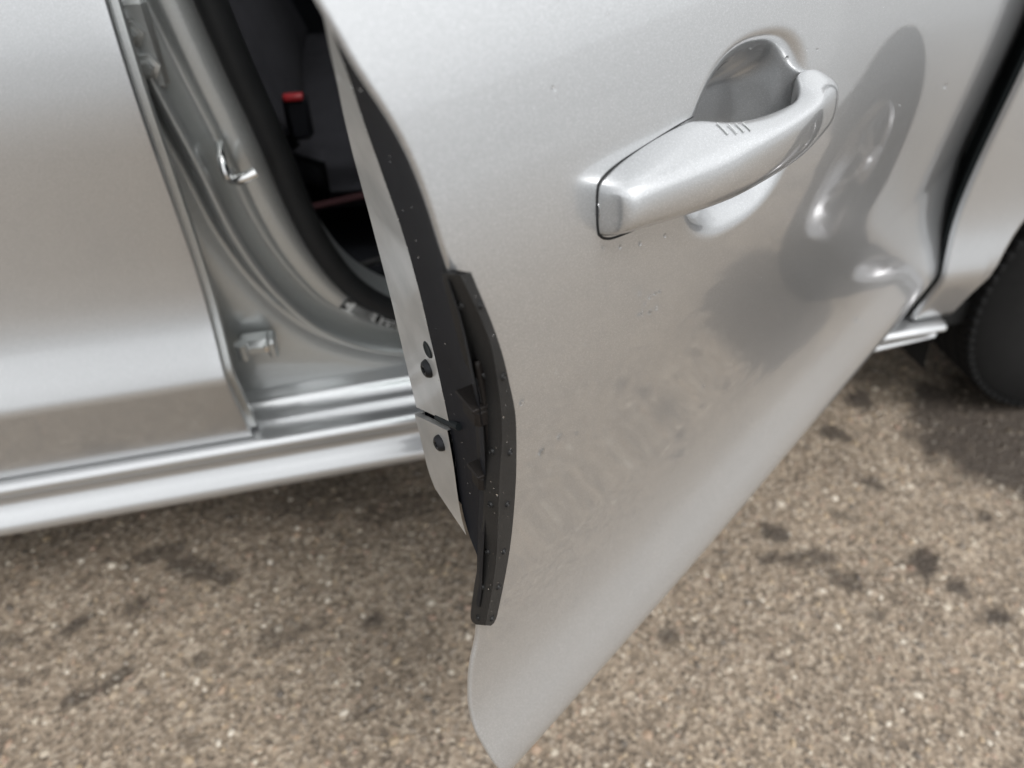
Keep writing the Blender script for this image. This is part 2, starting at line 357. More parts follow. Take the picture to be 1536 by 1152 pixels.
GR = [(0.0006, 0.9798), (0.0034, 0.9766), (0.0063, 0.9733), (0.0092, 0.9698), (0.0124, 0.9658), (0.016, 0.9615), (0.0217, 0.9559), (0.0307, 0.9482), (0.0408, 0.9389), (0.0482, 0.9297), (0.0524, 0.9214), (0.0544, 0.9139), (0.0551, 0.9067), (0.0551, 0.8995), (0.0548, 0.8922), (0.0546, 0.8843), (0.0553, 0.8754), (0.0567, 0.8653), (0.0587, 0.8537), (0.0592, 0.8423), (0.059, 0.8314), (0.059, 0.8205), (0.0593, 0.8093), (0.0595, 0.7981), (0.0593, 0.7871), (0.0581, 0.7772), (0.056, 0.7683), (0.0536, 0.7594), (0.0511, 0.75), (0.0484, 0.7405), (0.046, 0.7316), (0.044, 0.724), (0.0424, 0.7176), (0.0409, 0.7111), (0.0394, 0.7033), (0.0377, 0.6943), (0.0357, 0.6853), (0.0338, 0.6774), (0.032, 0.6711), (0.0302, 0.6657), (0.028, 0.6606), (0.025, 0.6555), (0.0213, 0.6507), (0.0175, 0.6461), (0.0142, 0.642), (0.0114, 0.6386), (0.0088, 0.6354), (0.0062, 0.6322)]
def cur(tab, z, s=5):
    a = np.array(sorted([(q[1], q[0]) for q in tab])); zz = np.linspace(a[0, 0], a[-1, 0], 400); v = _gauss(np.interp(zz, a[:, 0], a[:, 1]), s); return np.interp(z, zz, v)
def strip(name, z, t0, t1, o, mat, n=10, thick=.0015, back=True):
    f = np.linspace(0, 1, n); T = t0[:, None] + (t1 - t0)[:, None] * f[None]
    P = EP(T, np.repeat(z[:, None], n, 1), o)
    # folded rims front and inner, so the sheet shows an edge
    P = np.concatenate([(P[:, :1] - END_N * .004), P, (P[:, -1:] - END_N * .006)], 1)
    return MB().grid(P).build(name, mat, door, sharp=50)
split = lambda T: .748 - (T - .0287) * .63                # the seam that runs across the steel face
def steel_pieces():
    f = np.linspace(0, 1, 15); zlo = 0.6521
    Tz = lambda z: cur(GR, z)[:, None] * (1 - f) + np.maximum(cur(GL, z), cur(GR, z) + .0003)[:, None] * f
    zsm = np.full(len(f), .72)
    for _ in range(80):
        tt = np.array([Tz(np.array([z_]))[0, i] for i, z_ in enumerate(zsm)]); zsm = .6 * zsm + .4 * split(tt)
    for nm, za_, zb_, o, n in (('shut_face', np.full(len(f), .9785), zsm, 0., 150), ('lower_shut_plate', zsm - .0045, np.full(len(f), zlo), .0025, 60)):
        g = np.linspace(0, 1, n)[:, None]; Zc = za_[None] * (1 - g) + zb_[None] * g
        T = np.stack([Tz(Zc[:, i])[:, i] for i in range(len(f))], 1)
        if o: T[:, -1] += .0015
        P = EP(T, Zc, o); P = np.concatenate([P, P[:, -1:] - END_N * .006 + DN * .002], 1)
        if o: P = np.concatenate([P[:1] - END_N * .004, P], 0)
        MB().grid(P).build(nm, M['shut'], door, sharp=50)
    tt = np.linspace(.036, float(np.interp(.72, [0, 1], [0, 1])) * .09, 14)
    MB().tube(EP(tt, split(tt) - .0015, -.0012), .0024, 8).build('seam_slot', M['gap'], door)
steel_pieces()
zt = np.linspace(.9785, 0.6202, 150)
t1 = cur(GR, np.maximum(zt, 0.6322)) * np.clip((zt - 0.6182) / .03, .05, 1) + .001
f = np.linspace(0, 1, 9); T = .0008 + (t1 - .0008)[:, None] * f[None]
dip = -.0035 * np.sin(np.pi * np.clip(f, 0, 1))[None] * np.clip((t1 / .03), 0, 1)[:, None]
Pb = EP(T, np.repeat(zt[:, None], 9, 1)) + dip[..., None] * END_N
MB().grid(Pb).build('black_edge_strip', M['black'], door, sharp=None)
zk = np.linspace(.872, .60, 60); MB().grid(EP(np.repeat(np.array([[-.0005, .003, .012]]), 60, 0), np.repeat(zk[:, None], 3, 1), .0036 * np.ones((60, 3)) * np.array([[1, .9, -.2]]))).build('guard_base', M['black'], door, sharp=None)
# closed back of the door so that it has its real thickness from the other side
zs = np.linspace(.385, 1.03, 60)
ti = np.where(zs > 0.6516, cur(GL, np.clip(zs, 0.6516, .9779)), .008)
us = np.concatenate([[0], np.linspace(.04, .7, 20), [.8, 1.0]]); rows = []
for z_, t_ in zip(zs, ti):
    ue = float(UE(z_)) - math.tan(EB) * t_ - .004 - .012 * float(np.clip((.66 - z_) / .03, 0, 1)); r_ = []
    for q in us:
        u_ = q * ue; tt = max(t_, .02) + (.11 - max(t_, .02)) * min(1, (1 - q) / .3) * min(1, (z_ - .33) / .12) * min(1, (1.045 - z_) / .05)
        tt = t_ if q == 1 else tt * min(1, .35 + q / .1)
        r_.append(DP(u_, SW(min(u_, ue), z_) - tt, z_))
    rows.append(r_)
MB().grid(np.array(rows)).build('door_trim_panel', M['cabin'], door, sharp=None)
# window over the door (above the picture)
zg = np.linspace(1.035, 1.42, 12); ug = np.linspace(.05, .93, 14)
def gl(u, z): return DP(u, -.10 - (z - 1.035) * .42, z)
Ug, Zg2 = np.meshgrid(ug, zg, indexing='ij'); lim = .05 + np.clip((Zg2 - 1.035) * .9, 0, 1)
Ug = np.maximum(Ug, lim)
MB().grid(gl(Ug, Zg2)).build('window_glass', M['glass'], door)
fp = [gl(.02, 1.03)] + [gl(.05 + (z - 1.035) * .9, z) for z in zg] + [gl(u, 1.42) for u in np.linspace(.45, .93, 8)] + [gl(.935 - .0 * z, z) for z in zg[::-1]]
MB().tube(fp, .014, 8).build('window_frame', M['black'], door)

def disc(name, T, z, r, mat, prof, o=0):
    c = EP(T, z, o); return MB().lathe([(q[0] * r, q[1]) for q in prof], c, END_N, 28).build(name, mat, door)
SCREW = [(0, -.0002), (.28, -.0002), (.34, .0022), (.6, .0026), (.85, .0018), (1, .0002), (1.05, -.002)]
disc('screw', .0706, .7622, .0058, M['screw'], SCREW, .001)
disc('screw', .0564, .7108, .0055, M['screw'], SCREW, .004)
HOLE = [(0, -.001), (.8, -.0008), (.95, .0004), (1.08, .0006), (1.15, -.001)]
disc('hole', .0670, .7795, .0046, M['gap'], [(0, .0006), (.9, .0008), (1.0, .0010), (1.15, .0006), (1.25, -.001)], .0)

# ---- pop-out guard along the trailing edge
GUARD = [((0.8989, -0.046, 0.8745), (0.9087, -0.0419, 0.8798), (0.9065, -0.0534, 0.8742)), ((0.8908, -0.0426, 0.8458), (0.9012, -0.039, 0.8564), (0.9006, -0.0531, 0.8461)), ((0.8854, -0.0407, 0.8237), (0.8962, -0.037, 0.8364), (0.8961, -0.0524, 0.8238)), ((0.882, -0.0396, 0.8048), (0.8944, -0.0356, 0.8176), (0.8927, -0.0511, 0.8073)), ((0.8778, -0.0388, 0.7789), (0.893, -0.0346, 0.7973), (0.8926, -0.0472, 0.7866)), ((0.8764, -0.039, 0.7519), (0.8928, -0.0342, 0.7735), (0.8926, -0.0456, 0.7627)), ((0.8754, -0.0402, 0.7219), (0.8948, -0.0346, 0.7459), (0.8948, -0.0439, 0.7359)), ((0.8751, -0.0426, 0.6818), (0.8946, -0.0364, 0.7092), (0.8945, -0.0465, 0.6973)), ((0.8766, -0.0447, 0.6462), (0.894, -0.0388, 0.6703), (0.8925, -0.0521, 0.6559)), ((0.8813, -0.0461, 0.6111), (0.8964, -0.0408, 0.6343), (0.8943, -0.0569, 0.6148)), ((0.8903, -0.0461, 0.5721), (0.9036, -0.0419, 0.5943), (0.9007, -0.0577, 0.574))]
ga = np.array(GUARD); k = np.linspace(0, 10, 161)
def catmull(a, k):
    i = np.clip(np.floor(k).astype(int), 0, len(a) - 2); t = (k - i)[:, None]
    p = np.vstack([2*a[0] - a[1], a, 2*a[-1] - a[-2]]); p0, p1, p2, p3 = p[i], p[i+1], p[i+2], p[i+3]
    return .5 * (2*p1 + (p2 - p0)*t + (2*p0 - 5*p1 + 4*p2 - p3)*t**2 + (3*p1 - p0 - 3*p2 + p3)*t**3)
def loc2w(a): return DP(a[:, 0], a[:, 1], a[:, 2])
gr, gc, gl_ = [loc2w(catmull(ga[:, q], k)) for q in range(3)]; gl_ = gc + (gl_ - gc) * 1.25
_e = np.clip((np.arange(161) - 155) / 5, 0, 1); _sh = (.45 * (1 - np.sqrt(1 - _e ** 2)))[:, None]; gr = gr + (gc - gr) * _sh; gl_ = gl_ + (gc - gl_) * _sh
def make_guard():
    tv = gc[-1] - gc[0]; tv /= np.linalg.norm(tv)
    def inward(a, b_):      # unit normal of a flap pointing into the channel
        e = b_ - a; nn_ = np.cross(e, np.gradient(gc, axis=0)); nn_ /= np.linalg.norm(nn_, axis=1)[:, None]
        s_ = np.sign((nn_ * (DN * -.6 - DD * .8)).sum(1)); return nn_ * s_[:, None]
    n1, n2 = inward(gr, gc), inward(gc, gl_); t_ = .0026; nm = n1 + n2; nm /= np.linalg.norm(nm, axis=1)[:, None]
    lerp = lambda a, b_, q: a + (b_ - a) * q
    ridge = nm * -.0004
    sec = [gr + n1 * t_, gr + n1 * t_ * .3 , gr - n1 * .0004, lerp(gr, gc, .12) - n1 * .0006, lerp(gr, gc, .8), lerp(gr, gc, .94) , gc + ridge, lerp(gc, gl_, .06), lerp(gc, gl_, .2),
           lerp(gc, gl_, .88) - n2 * .0006, gl_ - n2 * .0004, gl_ + n2 * t_ * .3, gl_ + n2 * t_, lerp(gl_, gc, .3) + n2 * t_ * 1.0, gc + nm * t_ * 1.1, lerp(gr, gc, .7) + n1 * t_]
    P = np.stack(sec, 1); mb = MB(); k0 = 0; mb.grid(P, closed_v=True)
    n_ = len(sec); mb.f.append(tuple(range(n_))); mb.f.append(tuple((len(P) - 1) * n_ + i for i in range(n_))[::-1])
    # folded inner lip that shows at the open top end
    lip = np.stack([gl_ + n2 * t_, gl_ + n2 * .0035 + (gr - gl_) * .08, gl_ + n2 * .0055 + (gr - gl_) * .14, gl_ + n2 * .0065 + (gr - gl_) * .13, gl_ + n2 * .005 + (gr - gl_) * .03], 1)
    mb.grid(lip, closed_v=True); base = len(mb.v) - lip.size // 3
    mb.f.append(tuple(base + i for i in range(5))); 
    return mb.build('edge_guard', M['guard'], door, sharp=28)
guard = make_guard(); guard['label'] = 'black rubber guard folded over the trailing edge of the open door'
# pairs of small dents along both flaps: joined, they are a few pixels each
mbh = MB()
for q in (.72, 2.95, 5.25, 6.65, 7.95, 9.05, 9.85):
    i = int(q / 10 * 160)
    for a_, fr_ in ((gr, .42), (gl_, .42)):
        c = gc[i] + (a_[i] - gc[i]) * (fr_ + .1); nn_ = np.cross(a_[i] - gc[i], gc[min(i + 1, 160)] - gc[i - 1]); nn_ /= np.linalg.norm(nn_)
        if nn_ @ (np.array([0, 0, 1.05]) - c) < 0: nn_ = -nn_
        mbh.lathe([(0, -.0001), (.0011, .0001), (.0014, .0008), (.0019, .0007), (.0023, -.0006)], c + nn_ * .0006, nn_, 12)
dents = mbh.build('guard_dimples', M['print'], door); dents['kind'] = 'stuff'
# clips and arm that carry the guard on the door edge
def clip(z0, z1, t0, t1, o0, o1, name):
    zz = np.array([z0, z1]); c = EP((t0 + t1) / 2, (z0 + z1) / 2, (o0 + o1) / 2)
    e = (DN * -math.cos(EB) - DD * math.sin(EB)); MB().box(c, (abs(t1 - t0) / math.cos(EB), abs(z1 - z0), abs(o1 - o0)), (e, DZ, END_N), .2).build(name, M['clip'], door)
clip(.790, .777, .000, .0165, -.004, .0062, 'guard_clip'); clip(.7925, .7900, .000, .0180, -.004, .0078, 'guard_clip_rib')
clip(.737, .724, .000, .011, -.004, .0062, 'guard_clip'); clip(.7395, .737, .000, .0125, -.004, .0078, 'guard_clip_rib')
za = np.linspace(.822, .700, 30); ta = .0015 + .0110 * np.sin(np.pi * np.clip((.822 - za) / .122, 0, 1)) ** .6
P = EP(np.stack([0 * za, ta * .5, ta], 1), np.repeat(za[:, None], 3, 1), -.001)
solidify(MB().grid(P).build('guard_arm', M['clip'], door), .003, 0)

# ---- pull handle
def make_handle():
    # (u, top-back o,z), (ridge o,z), (lower outer o,z), (lower back o,z) running from the rear cap to the front hook
    secs = [(.8052, (-.004, .8690), (.0015, .8690), (.0015, .8610), (-.004, .8600)),
            (.8048, (-.004, .8745), (.0060, .8745), (.0060, .8560), (-.004, .8535)),
            (.8040, (-.004, .8775), (.0120, .8775), (.0125, .8555), (-.004, .8500)),
            (.8026, (-.004, .8792), (.0180, .8795), (.0180, .8582), (-.004, .8485)),
            (.7996, (-.004, .8808), (.0208, .8812), (.0208, .8588), (-.004, .8460)),
            (.7930, (-.004, .8832), (.0225, .8826), (.0225, .8586), (-.004, .8430)),
            (.7800, (-.004, .8860), (.0258, .8825), (.0248, .8567), (-.004, .8405)),
            (.7550, (-.004, .8884), (.0288, .8812), (.0277, .8526), (-.004, .8370)),
            (.7320, (-.003, .8896), (.0305, .8786), (.0287, .8483), (-.003, .8340)),
            (.7180, (.000, .8898), (.0312, .8776), (.0290, .8464), (.000, .8330)),
            (.7080, (.0085, .8868), (.0315, .8768), (.0290, .8453), (.006, .8340)),
            (.6880, (.0122, .8814), (.0320, .8757), (.0290, .8434), (.0100, .8360)),
            (.6550, (.0126, .8757), (.0314, .8743), (.0281, .8407), (.0110, .8345)),
            (.6280, (.0122, .8730), (.0298, .8735), (.0270, .8389), (.0100, .8330)),
            (.6110, (.0105, .8720), (.0280, .8728), (.0258, .8382), (.0070, .8320)),
            (.5980, (.0045, .8755), (.0262, .8724), (.0245, .8379), (.0010, .8310)),
            (.5900, (-.004, .8800), (.0245, .8718), (.0238, .8379), (-.004, .8310)),
            (.5720, (-.004, .8790), (.0205, .8700), (.0215, .8385), (-.004, .8320)),
            (.5560, (-.004, .8745), (.0165, .8670), (.0185, .8405), (-.004, .8340)),
            (.5440, (-.004, .8680), (.0115, .8625), (.0125, .8440), (-.004, .8380)),
            (.5380, (-.004, .8610), (.0040, .8590), (.0040, .8480), (-.004, .8450))]
    rows = []; rad = .18
    for u, tb, tr, br, bb in secs:
        c = [np.array(q) for q in (tb, tr, br, bb)]; ring = []
        rr = [.16, .27, .28, .16]
        for i in range(4):
            p, a_, b_ = c[i], c[i - 1], c[(i + 1) % 4]
            ring += [p + (a_ - p) * rr[i], p + (a_ - p) * rr[i] * .3 + (b_ - p) * rr[i] * .3, p + (b_ - p) * rr[i]]
        ring = np.array(ring)
        rows.append(DP(np.full(12, u), SW(u, ring[:, 1]) + ring[:, 0], ring[:, 1]))
    P = np.array(rows); mb = MB().grid(P, closed_v=True)
    mb.f.append(tuple(range(12))[::-1]); mb.f.append(tuple((len(P) - 1) * 12 + i for i in range(12)))
    o = mb.build('handle', M['paint'], door, sharp=None); s_ = o.modifiers.new('sub', 'SUBSURF'); s_.levels = 3; s_.render_levels = 3
    return secs
HS = make_handle()
def gasket():
    # thin dark seal line where the handle's foot meets the skin
    pts = []
    up = [(s_[0], s_[1][1]) for s_ in HS if s_[0] >= .715]; lo = [(s_[0], s_[4][1]) for s_ in HS if s_[0] >= .716]
    for (u, z) in up[::-1]: pts.append((u, z - .0026 * min(1, max(0, (.800 - u) / .03))))
    for (u, z) in lo: pts.append((u, z + .0015))
    pts = catmull(np.array(pts), np.linspace(0, len(pts) - 1, 90))
    P = SK(pts[:, 0], pts[:, 1], .0, False); MB().tube(P, np.interp(np.arange(90), [0, 18, 70, 89], [.0003, .0008, .0008, .0003]), 6).build('handle_gasket', M['rubber'], door)
gasket()
for i in range(4):          # raised touch marks on the top of the handle
    u0 = .7135 - i * .0065
    f_ = lambda q: (np.interp(u0 - q * .001, [s_[0] for s_ in HS][::-1], [s_[2][0] for s_ in HS][::-1]), np.interp(u0, [s_[0] for s_ in HS][::-1], [s_[2][1] for s_ in HS][::-1]), np.interp(u0, [s_[0] for s_ in HS][::-1], [s_[1][0] for s_ in HS][::-1]), np.interp(u0, [s_[0] for s_ in HS][::-1], [s_[1][1] for s_ in HS][::-1]))
    ro, rz, bo, bz = f_(0); pp = []
    for q in (.30, .40, .50, .60):
        o_, z_ = bo + (ro - bo) * q, bz + (rz - bz) * q; pp.append(DP(u0 + .006 * (q - .45), SW(u0, z_) + o_, z_ + .0004))
    MB().tube(pp, .00045, 6).build('touch_mark', M['paint_inner'], door)

# ---- rear door, fender, sill, pillar
def panel(name, x, zlo, zhi, fade=1.0, nz=90, returns=(None, None), mat='paint', base=YS, hem=.012, prof=None):
    prof = prof or PROF
    f_ = np.linspace(0, 1, nz); zl = np.broadcast_to(zlo, x.shape); fd = np.broadcast_to(fade, x.shape)
    Zp = zl[:, None] + (zhi - zl)[:, None] * f_[None]; Xp = np.repeat(x[:, None], nz, 1); Yp = base - prof(Zp) * fd[:, None]
    P = np.stack([Xp, Yp, Zp], -1)
    for side, dep in enumerate(returns):
        if dep:
            e = P[0] if side == 0 else P[-1]; sg = -1 if side == 0 else 1; cols = []
            for a in np.linspace(0, np.pi / 2, 6)[1:]: cols.append(e + np.array([sg * .003 * math.sin(a), .003 * (1 - math.cos(a)), 0]))
            cols.append(e + np.array([sg * .003, dep, 0]))
            P = np.concatenate([np.array(cols[::-1]), P], 0) if side == 0 else np.concatenate([P, np.array(cols)], 0)
    low = P[:, :1] + np.array([0, hem, .0]); P = np.concatenate([low, P], 1)
    return MB().grid(P, flip=False).build(name, M[mat], CAR, sharp=None)
def RPROF(z):
    v = PROF(np.maximum(z - .034, .28)); v = v * .78 - .60 * np.maximum(z - .74, 0) ** 2; return np.where(z < .464, np.maximum(v, -.034 * ((.464 - z) / .126)), v)
rear_door = panel('rear_door', np.linspace(-1.28, -.175, 70), .338, 1.03, 1.0, 180, (.03, .013), prof=RPROF, base=.715); rear_door['label'] = 'closed rear side door'
# the inner flange behind the rear door's leading edge
zf = np.linspace(.345, 1.02, 80); yf = .715 - RPROF(zf)
prof_f = [(-.1735, .013), (-.166, .0135), (-.1645, .016), (-.1645, .020), (-.170, .026), (-.190, .030), (-.30, .06)]
MB().grid(np.array([[(a, y_ + b_, z_) for a, b_ in prof_f] for z_, y_ in zip(zf, yf)])).build('edge_flange', M['paint_inner'], rear_door, sharp=30)
MB().box((-.74, .86, 1.045), (1.10, .02, .02)).build('belt_moulding', M['black'], rear_door)
Xg, Zq = np.meshgrid(np.linspace(-1.2, -.20, 8), np.linspace(1.05, 1.42, 8), indexing='ij')
MB().grid(np.stack([Xg, .865 + (Zq - 1.05) * .42, Zq], -1)).build('window_glass', M['glass'], rear_door)
# front fender with its wheel arch
WX, WZ, AR = 1.295, .325, .377
ph = np.linspace(0, np.pi, 60); ax_ = WX - AR * np.cos(ph); az_ = np.maximum(WZ + AR * np.sin(ph), .342)
fx = np.concatenate([np.linspace(.852, ax_[0] - .0005, 8), ax_, np.linspace(ax_[-1] + .002, 2.05, 12)])
fz = np.concatenate([np.full(8, .342), az_, np.full(12, .342)])
fender = panel('fender', fx, fz, .95, .55, 60, (.010, .05), base=.733); fender['label'] = 'front fender with wheel arch'
al = np.stack([np.concatenate([[[x_, .733 - .55 * float(PROF(z_)), z_], [x_, .733 - .55 * float(PROF(z_)) + .004, z_ - .001], [x_, .80, z_]] ]) for x_, z_ in zip(ax_, az_)])
MB().grid(al).build('arch_lip', M['paint'], fender)
inner = np.array([[(WX - (AR + .004) * math.cos(a), y_, WZ + (AR + .004) * math.sin(a)) for y_ in (.765, .9, 1.05)] for a in np.linspace(-.3, np.pi + .3, 40)])
MB().grid(inner).build('arch_liner', M['under'], fender)
# hinge pillar and dark gap seal between fender and door
zz = np.linspace(.36, 1.0, 30)
yq = .733 - .55 * PROF(zz)
MB().grid(np.array([[(.849, y_ + .011, z_), (.852, y_ + .013, z_), (.850, y_ + .02, z_), (.862, y_ + .03, z_), (.872, y_ + .045, z_), (.915, y_ + .12, z_), (.86, y_ + .16, z_), (.77, y_ + .165, z_)] for z_, y_ in zip(zz, yq)])).build('gap_seal', M['gap'], CAR)
# sill (rocker) with its treads
SP = [(.95, .372), (.86, .372), (.845, .366), (.835, .353), (.808, .3525), (.803, .3520), (.799, .3485), (.795, .344), (.778, .3425), (.770, .3405), (.766, .337), (.752, .3355), (.744, .335), (.738, .333), (.7345, .328), (.735, .322), (.741, .313), (.751, .303), (.757, .293), (.7545, .282), (.747, .273), (.739, .264), (.7355, .256), (.736, .248), (.742, .240), (.752, .236), (.80, .232), (.90, .230)]
sp = np.array(SP); sx = np.concatenate([np.linspace(-1.4, .898, 40), [.903, .907, .909]]); ins = np.concatenate([np.zeros(40), [.002, .006, .012]])
rows = []
for x_, i_ in zip(sx, ins):
    tp = np.clip((x_ - .1) / .8, 0, 1); c = np.array([.80, .315]); v = sp + (c - sp) * (i_ / .06); tp = np.clip((x_ - .1) / .8, 0, 1); v[:, 1] = np.where(v[:, 1] < .328, .328 + (v[:, 1] - .328) * (1 - .68 * tp), np.where(v[:, 1] > .335, .335 + (v[:, 1] - .335) * (1 - .95 * tp), v[:, 1])); v[:, 0] += np.where(v[:, 1] < .315, .012 * tp, 0); rows.append([(x_, a, b_) for a, b_ in v])
mb = MB().grid(np.array(rows)); n_ = len(sp); mb.f.append(tuple((len(sx) - 1) * n_ + i for i in range(n_)))
sill = mb.build('sill', M['paint'], CAR, sharp=60); sill['label'] = 'ribbed silver sill under the door opening'

# door opening: a swept section follows its edge (seal, flange, groove, ridge, pillar face)
OC = np.array([(-.150, 1.40), (-.128, 1.0), (-.118, .90), (-.100, .79), (-.083, .706), (-.066, .605), (-.046, .537), (-.016, .480), (.030, .437), (.085, .413), (.16, .403), (.30, .400), (.55, .400), (.70, .402), (.752, .43), (.768, .50), (.772, .7), (.772, 1.0)])
oc = catmull(OC, np.linspace(0, len(OC) - 1, 190)); tg = np.gradient(oc, axis=0); tg /= np.linalg.norm(tg, axis=1)[:, None]
on = np.stack([tg[:, 1], -tg[:, 0]], 1)        # away from the opening
if on[20, 0] > 0: on = -on
def sweep(name, prof, mat, scale=None, sl=slice(None), parent=None, sharp=40):
    rows = []
    for i in range(len(oc))[sl]:
        k_ = 1 if scale is None else scale(oc[i])
        rows.append([(oc[i, 0] + on[i, 0] * a * k_, y_, oc[i, 1] + on[i, 1] * a * k_) for a, y_ in prof])
    return MB().grid(np.array(rows), flip=True).build(name, M[mat], parent or CAR, sharp=sharp)
wf = lambda p: float(np.interp(p[0], [-.07, .05, .3, .72, .77], [1, .62, .3, .3, .4]))
pillar = sweep('pillar', [(-.012, .93), (-.006, .875), (.000, .862), (.006, .853), (.034, .846), (.0385, .848), (.042, .858), (.050, .861), (.055, .855), (.059, .838), (.063, .824), (.067, .818), (.072, .817), (.076, .820), (.080, .829), (.085, .838), (.090, .840), (.096, .838), (.104, .833), (.13, .829), (.17, .827), (.22, .8265), (.27, .8265), (.33, .83)], 'paint_inner', wf, sharp=None)
pillar['label'] = 'painted pillar between the two doors'
an = np.linspace(0, 2 * np.pi, 15); 
sweep('door_seal', [(-.012 + .016 * math.cos(a), .858 - .013 + .016 * math.sin(a)) for a in an], 'rubber', lambda p: float(np.interp(p[0], [-.07, .05, .3], [1, .85, .8])))
# striker on the pillar
st = MB(); st.tube([(-.1255, .842, .702), (-.1250, .826, .699), (-.1240, .812, .694), (-.1225, .807, .684), (-.1215, .808, .678)], .0050, 10)
st.tube([(-.1200, .83, .672), (-.1175, .812, .6735), (-.110, .803, .6760), (-.099, .802, .6795), (-.0905, .8035, .6825)], .0062, 10)
striker = st.build('striker', M['steel'], CAR)
# rear door hinges on the pillar: lower and upper
h = MB(); h.box((-.142, .807, .447), (.050, .032, .024), None, .3); h.box((-.122, .797, .450), (.012, .028, .030), None, .3); h.tube([(-.160, .792, .438), (-.160, .792, .462)], .008, 12)
hg = h.build('hinge', M['paint_inner'], CAR); MB().lathe([(0, -.010), (.005, -.010), (.0065, -.004), (.0065, .004)], (-.128, .795, .452), (0, 1, 0), 6).build('bolt', M['steel'], hg)
h = MB(); h.box((-.172, .826, .815), (.036, .012, .085), None, .4); h.box((-.186, .812, .842), (.03, .02, .02), None, .4)
hg = h.build('hinge', M['paint_inner'], CAR)
for c in ((-.176, .816, .828), (-.170, .816, .797)):
    MB().lathe([(0, -.009), (.006, -.009), (.0075, -.007), (.0078, -.001), (.013, -.0005), (.0135, .003)], c, (0, 1, 0), 6).build('bolt', M['amber'], hg)
# tyre-information sticker low on the flange: white label with black blocks
lab = MB(); lw = []
i0 = int(np.argmin(np.hypot(oc[:, 0] + .012, oc[:, 1] - .476))); i1 = int(np.argmin(np.hypot(oc[:, 0] - .050, oc[:, 1] - .426)))
def fl(i, a): 
    k_ = wf(oc[i]); y_ = np.interp(a, [.006, .034], [.853, .846]); return np.array([oc[i, 0] + on[i, 0] * a * k_, y_ - .0012, oc[i, 1] + on[i, 1] * a * k_])
ii = np.linspace(i0, i1, 40)
def flf(q, a):
    i = min(int(q), len(oc) - 2); return fl(i, a) + (fl(i + 1, a) - fl(i, a)) * (q - i)
sticker = MB().grid(np.array([[flf(q, a) for a in (.009, .020, .033)] for q in ii])).build('sticker', M['sticker'], CAR)
pr = MB()
def blk(a0, a1, q0, q1):
    pr.grid(np.array([[flf(i0 + (i1 - i0) * q, a) - np.array([0, .0008, 0]) for a in (a0, a1)] for q in np.linspace(q0, q1, 6)]))
blk(.010, .032, .00, .035); blk(.010, .032, .965, 1.0); blk(.010, .0125, .0, 1); blk(.0305, .032, .25, 1)
blk(.013, .016, .02, .12); blk(.024, .030, .02, .10)
for r_ in range(4): blk(.0135 + r_ * .0042, .0160 + r_ * .0042, .18, .52 + .05 * (r_ % 2))
blk(.013, .029, .60, .68); blk(.013, .016, .70, .95); blk(.0185, .021, .72, .95); blk(.0235, .0285, .72, .82); blk(.0235, .0285, .86, .95)
pr.build('sticker_print', M['print'], sticker)

# cabin: floor, seat with buckle, trims, roof
MB().box((.25, 1.45, .33), (2.6, 1.15, .05)).build('cabin_floor', M['cabin'], CAR)
seat = bpy.data.objects.new('front_seat', None); SC.collection.objects.link(seat); adopt(seat, CAR)
def cushion(name, c, size, mat, ax=None, par=None):
    o = MB().box(c, size, ax, .35).build(name, mat, par or seat, sharp=None); s_ = o.modifiers.new('sub', 'SUBSURF'); s_.levels = 2; s_.render_levels = 2; return o
cushion('seat_cushion', (.20, 1.36, .52), (.56, .50, .17), M['cloth'])
ca, sa = math.cos(R(20)), math.sin(R(20))
cushion('seat_backrest', (-.19, 1.38, .86), (.15, .50, .70), M['cloth'], [(ca, 0, sa), (0, 1, 0), (-sa, 0, ca)])
MB().tube([(-.10, 1.105, .47), (.02, 1.095, .490), (.2, 1.09, .50), (.42, 1.10, .49)], .006, 8).build('seat_piping', M['darkred'], seat)
MB().tube([(-.06, 1.06, .370), (.05, 1.06, .392), (.35, 1.06, .392)], .008, 8).build('seat_rail', M['steel'], seat)
bk = MB(); bk.box((-.047, 1.10, .625), (.036, .03, .065), None, .25); bk.build('seat_buckle', M['black'], seat)
MB().box((-.0485, 1.088, .657), (.028, .014, .009), None, .25).build('buckle_button', M['red'], seat)
Yp, Zp = np.meshgrid(np.linspace(.875, 1.0, 5), np.linspace(.36, 1.42, 40), indexing='ij')
xo = np.interp(Zp, OC[:9, 1][::-1], OC[:9, 0][::-1])
MB().grid(np.stack([xo + .002 - (Yp - .88) * .35, Yp, Zp], -1)).build('pillar_trim', M['cabin'], CAR)
MB().box((.5, 2.05, .8), (2.6, .05, .95)).build('far_side', M['cabin'], CAR)
MB().box((-.55, 1.45, .75), (.06, 1.15, .9)).build('rear_seat', M['cloth'], CAR)
MB().box((.78, 1.45, .75), (.06, 1.2, .75)).build('dashboard', M['cabin'], CAR)
rf = MB().box((-.25, 1.50, 1.475), (1.9, 1.02, .05), None, .45); rf.build('roof', M['paint'], CAR)
Xh, Yh = np.meshgrid(np.linspace(.86, 2.05, 14), np.linspace(.755, 2.25, 20), indexing='ij')
Zh = .95 + .10 * np.sin(np.clip((Yh - .755) / 1.495, 0, 1) * np.pi) ** .35 * (1 - .35 * np.clip((Xh - .86) / 1.19, 0, 1) ** 2)
MB().grid(np.stack([Xh, Yh, Zh], -1)).build('hood', M['paint'], CAR, sharp=None)
Xw, Yw = np.meshgrid(np.linspace(.25, .95, 8), np.linspace(.88, 2.12, 12), indexing='ij')
MB().grid(np.stack([Xw, Yw, 1.47 - (Xw - .25) * .62], -1)).build('windscreen', M['glass'], CAR)
MB().tube([(.93, .83, 1.0), (.60, .93, 1.24), (.30, 1.0, 1.44)], .03, 10).build('windscreen_pillar', M['paint'], CAR)
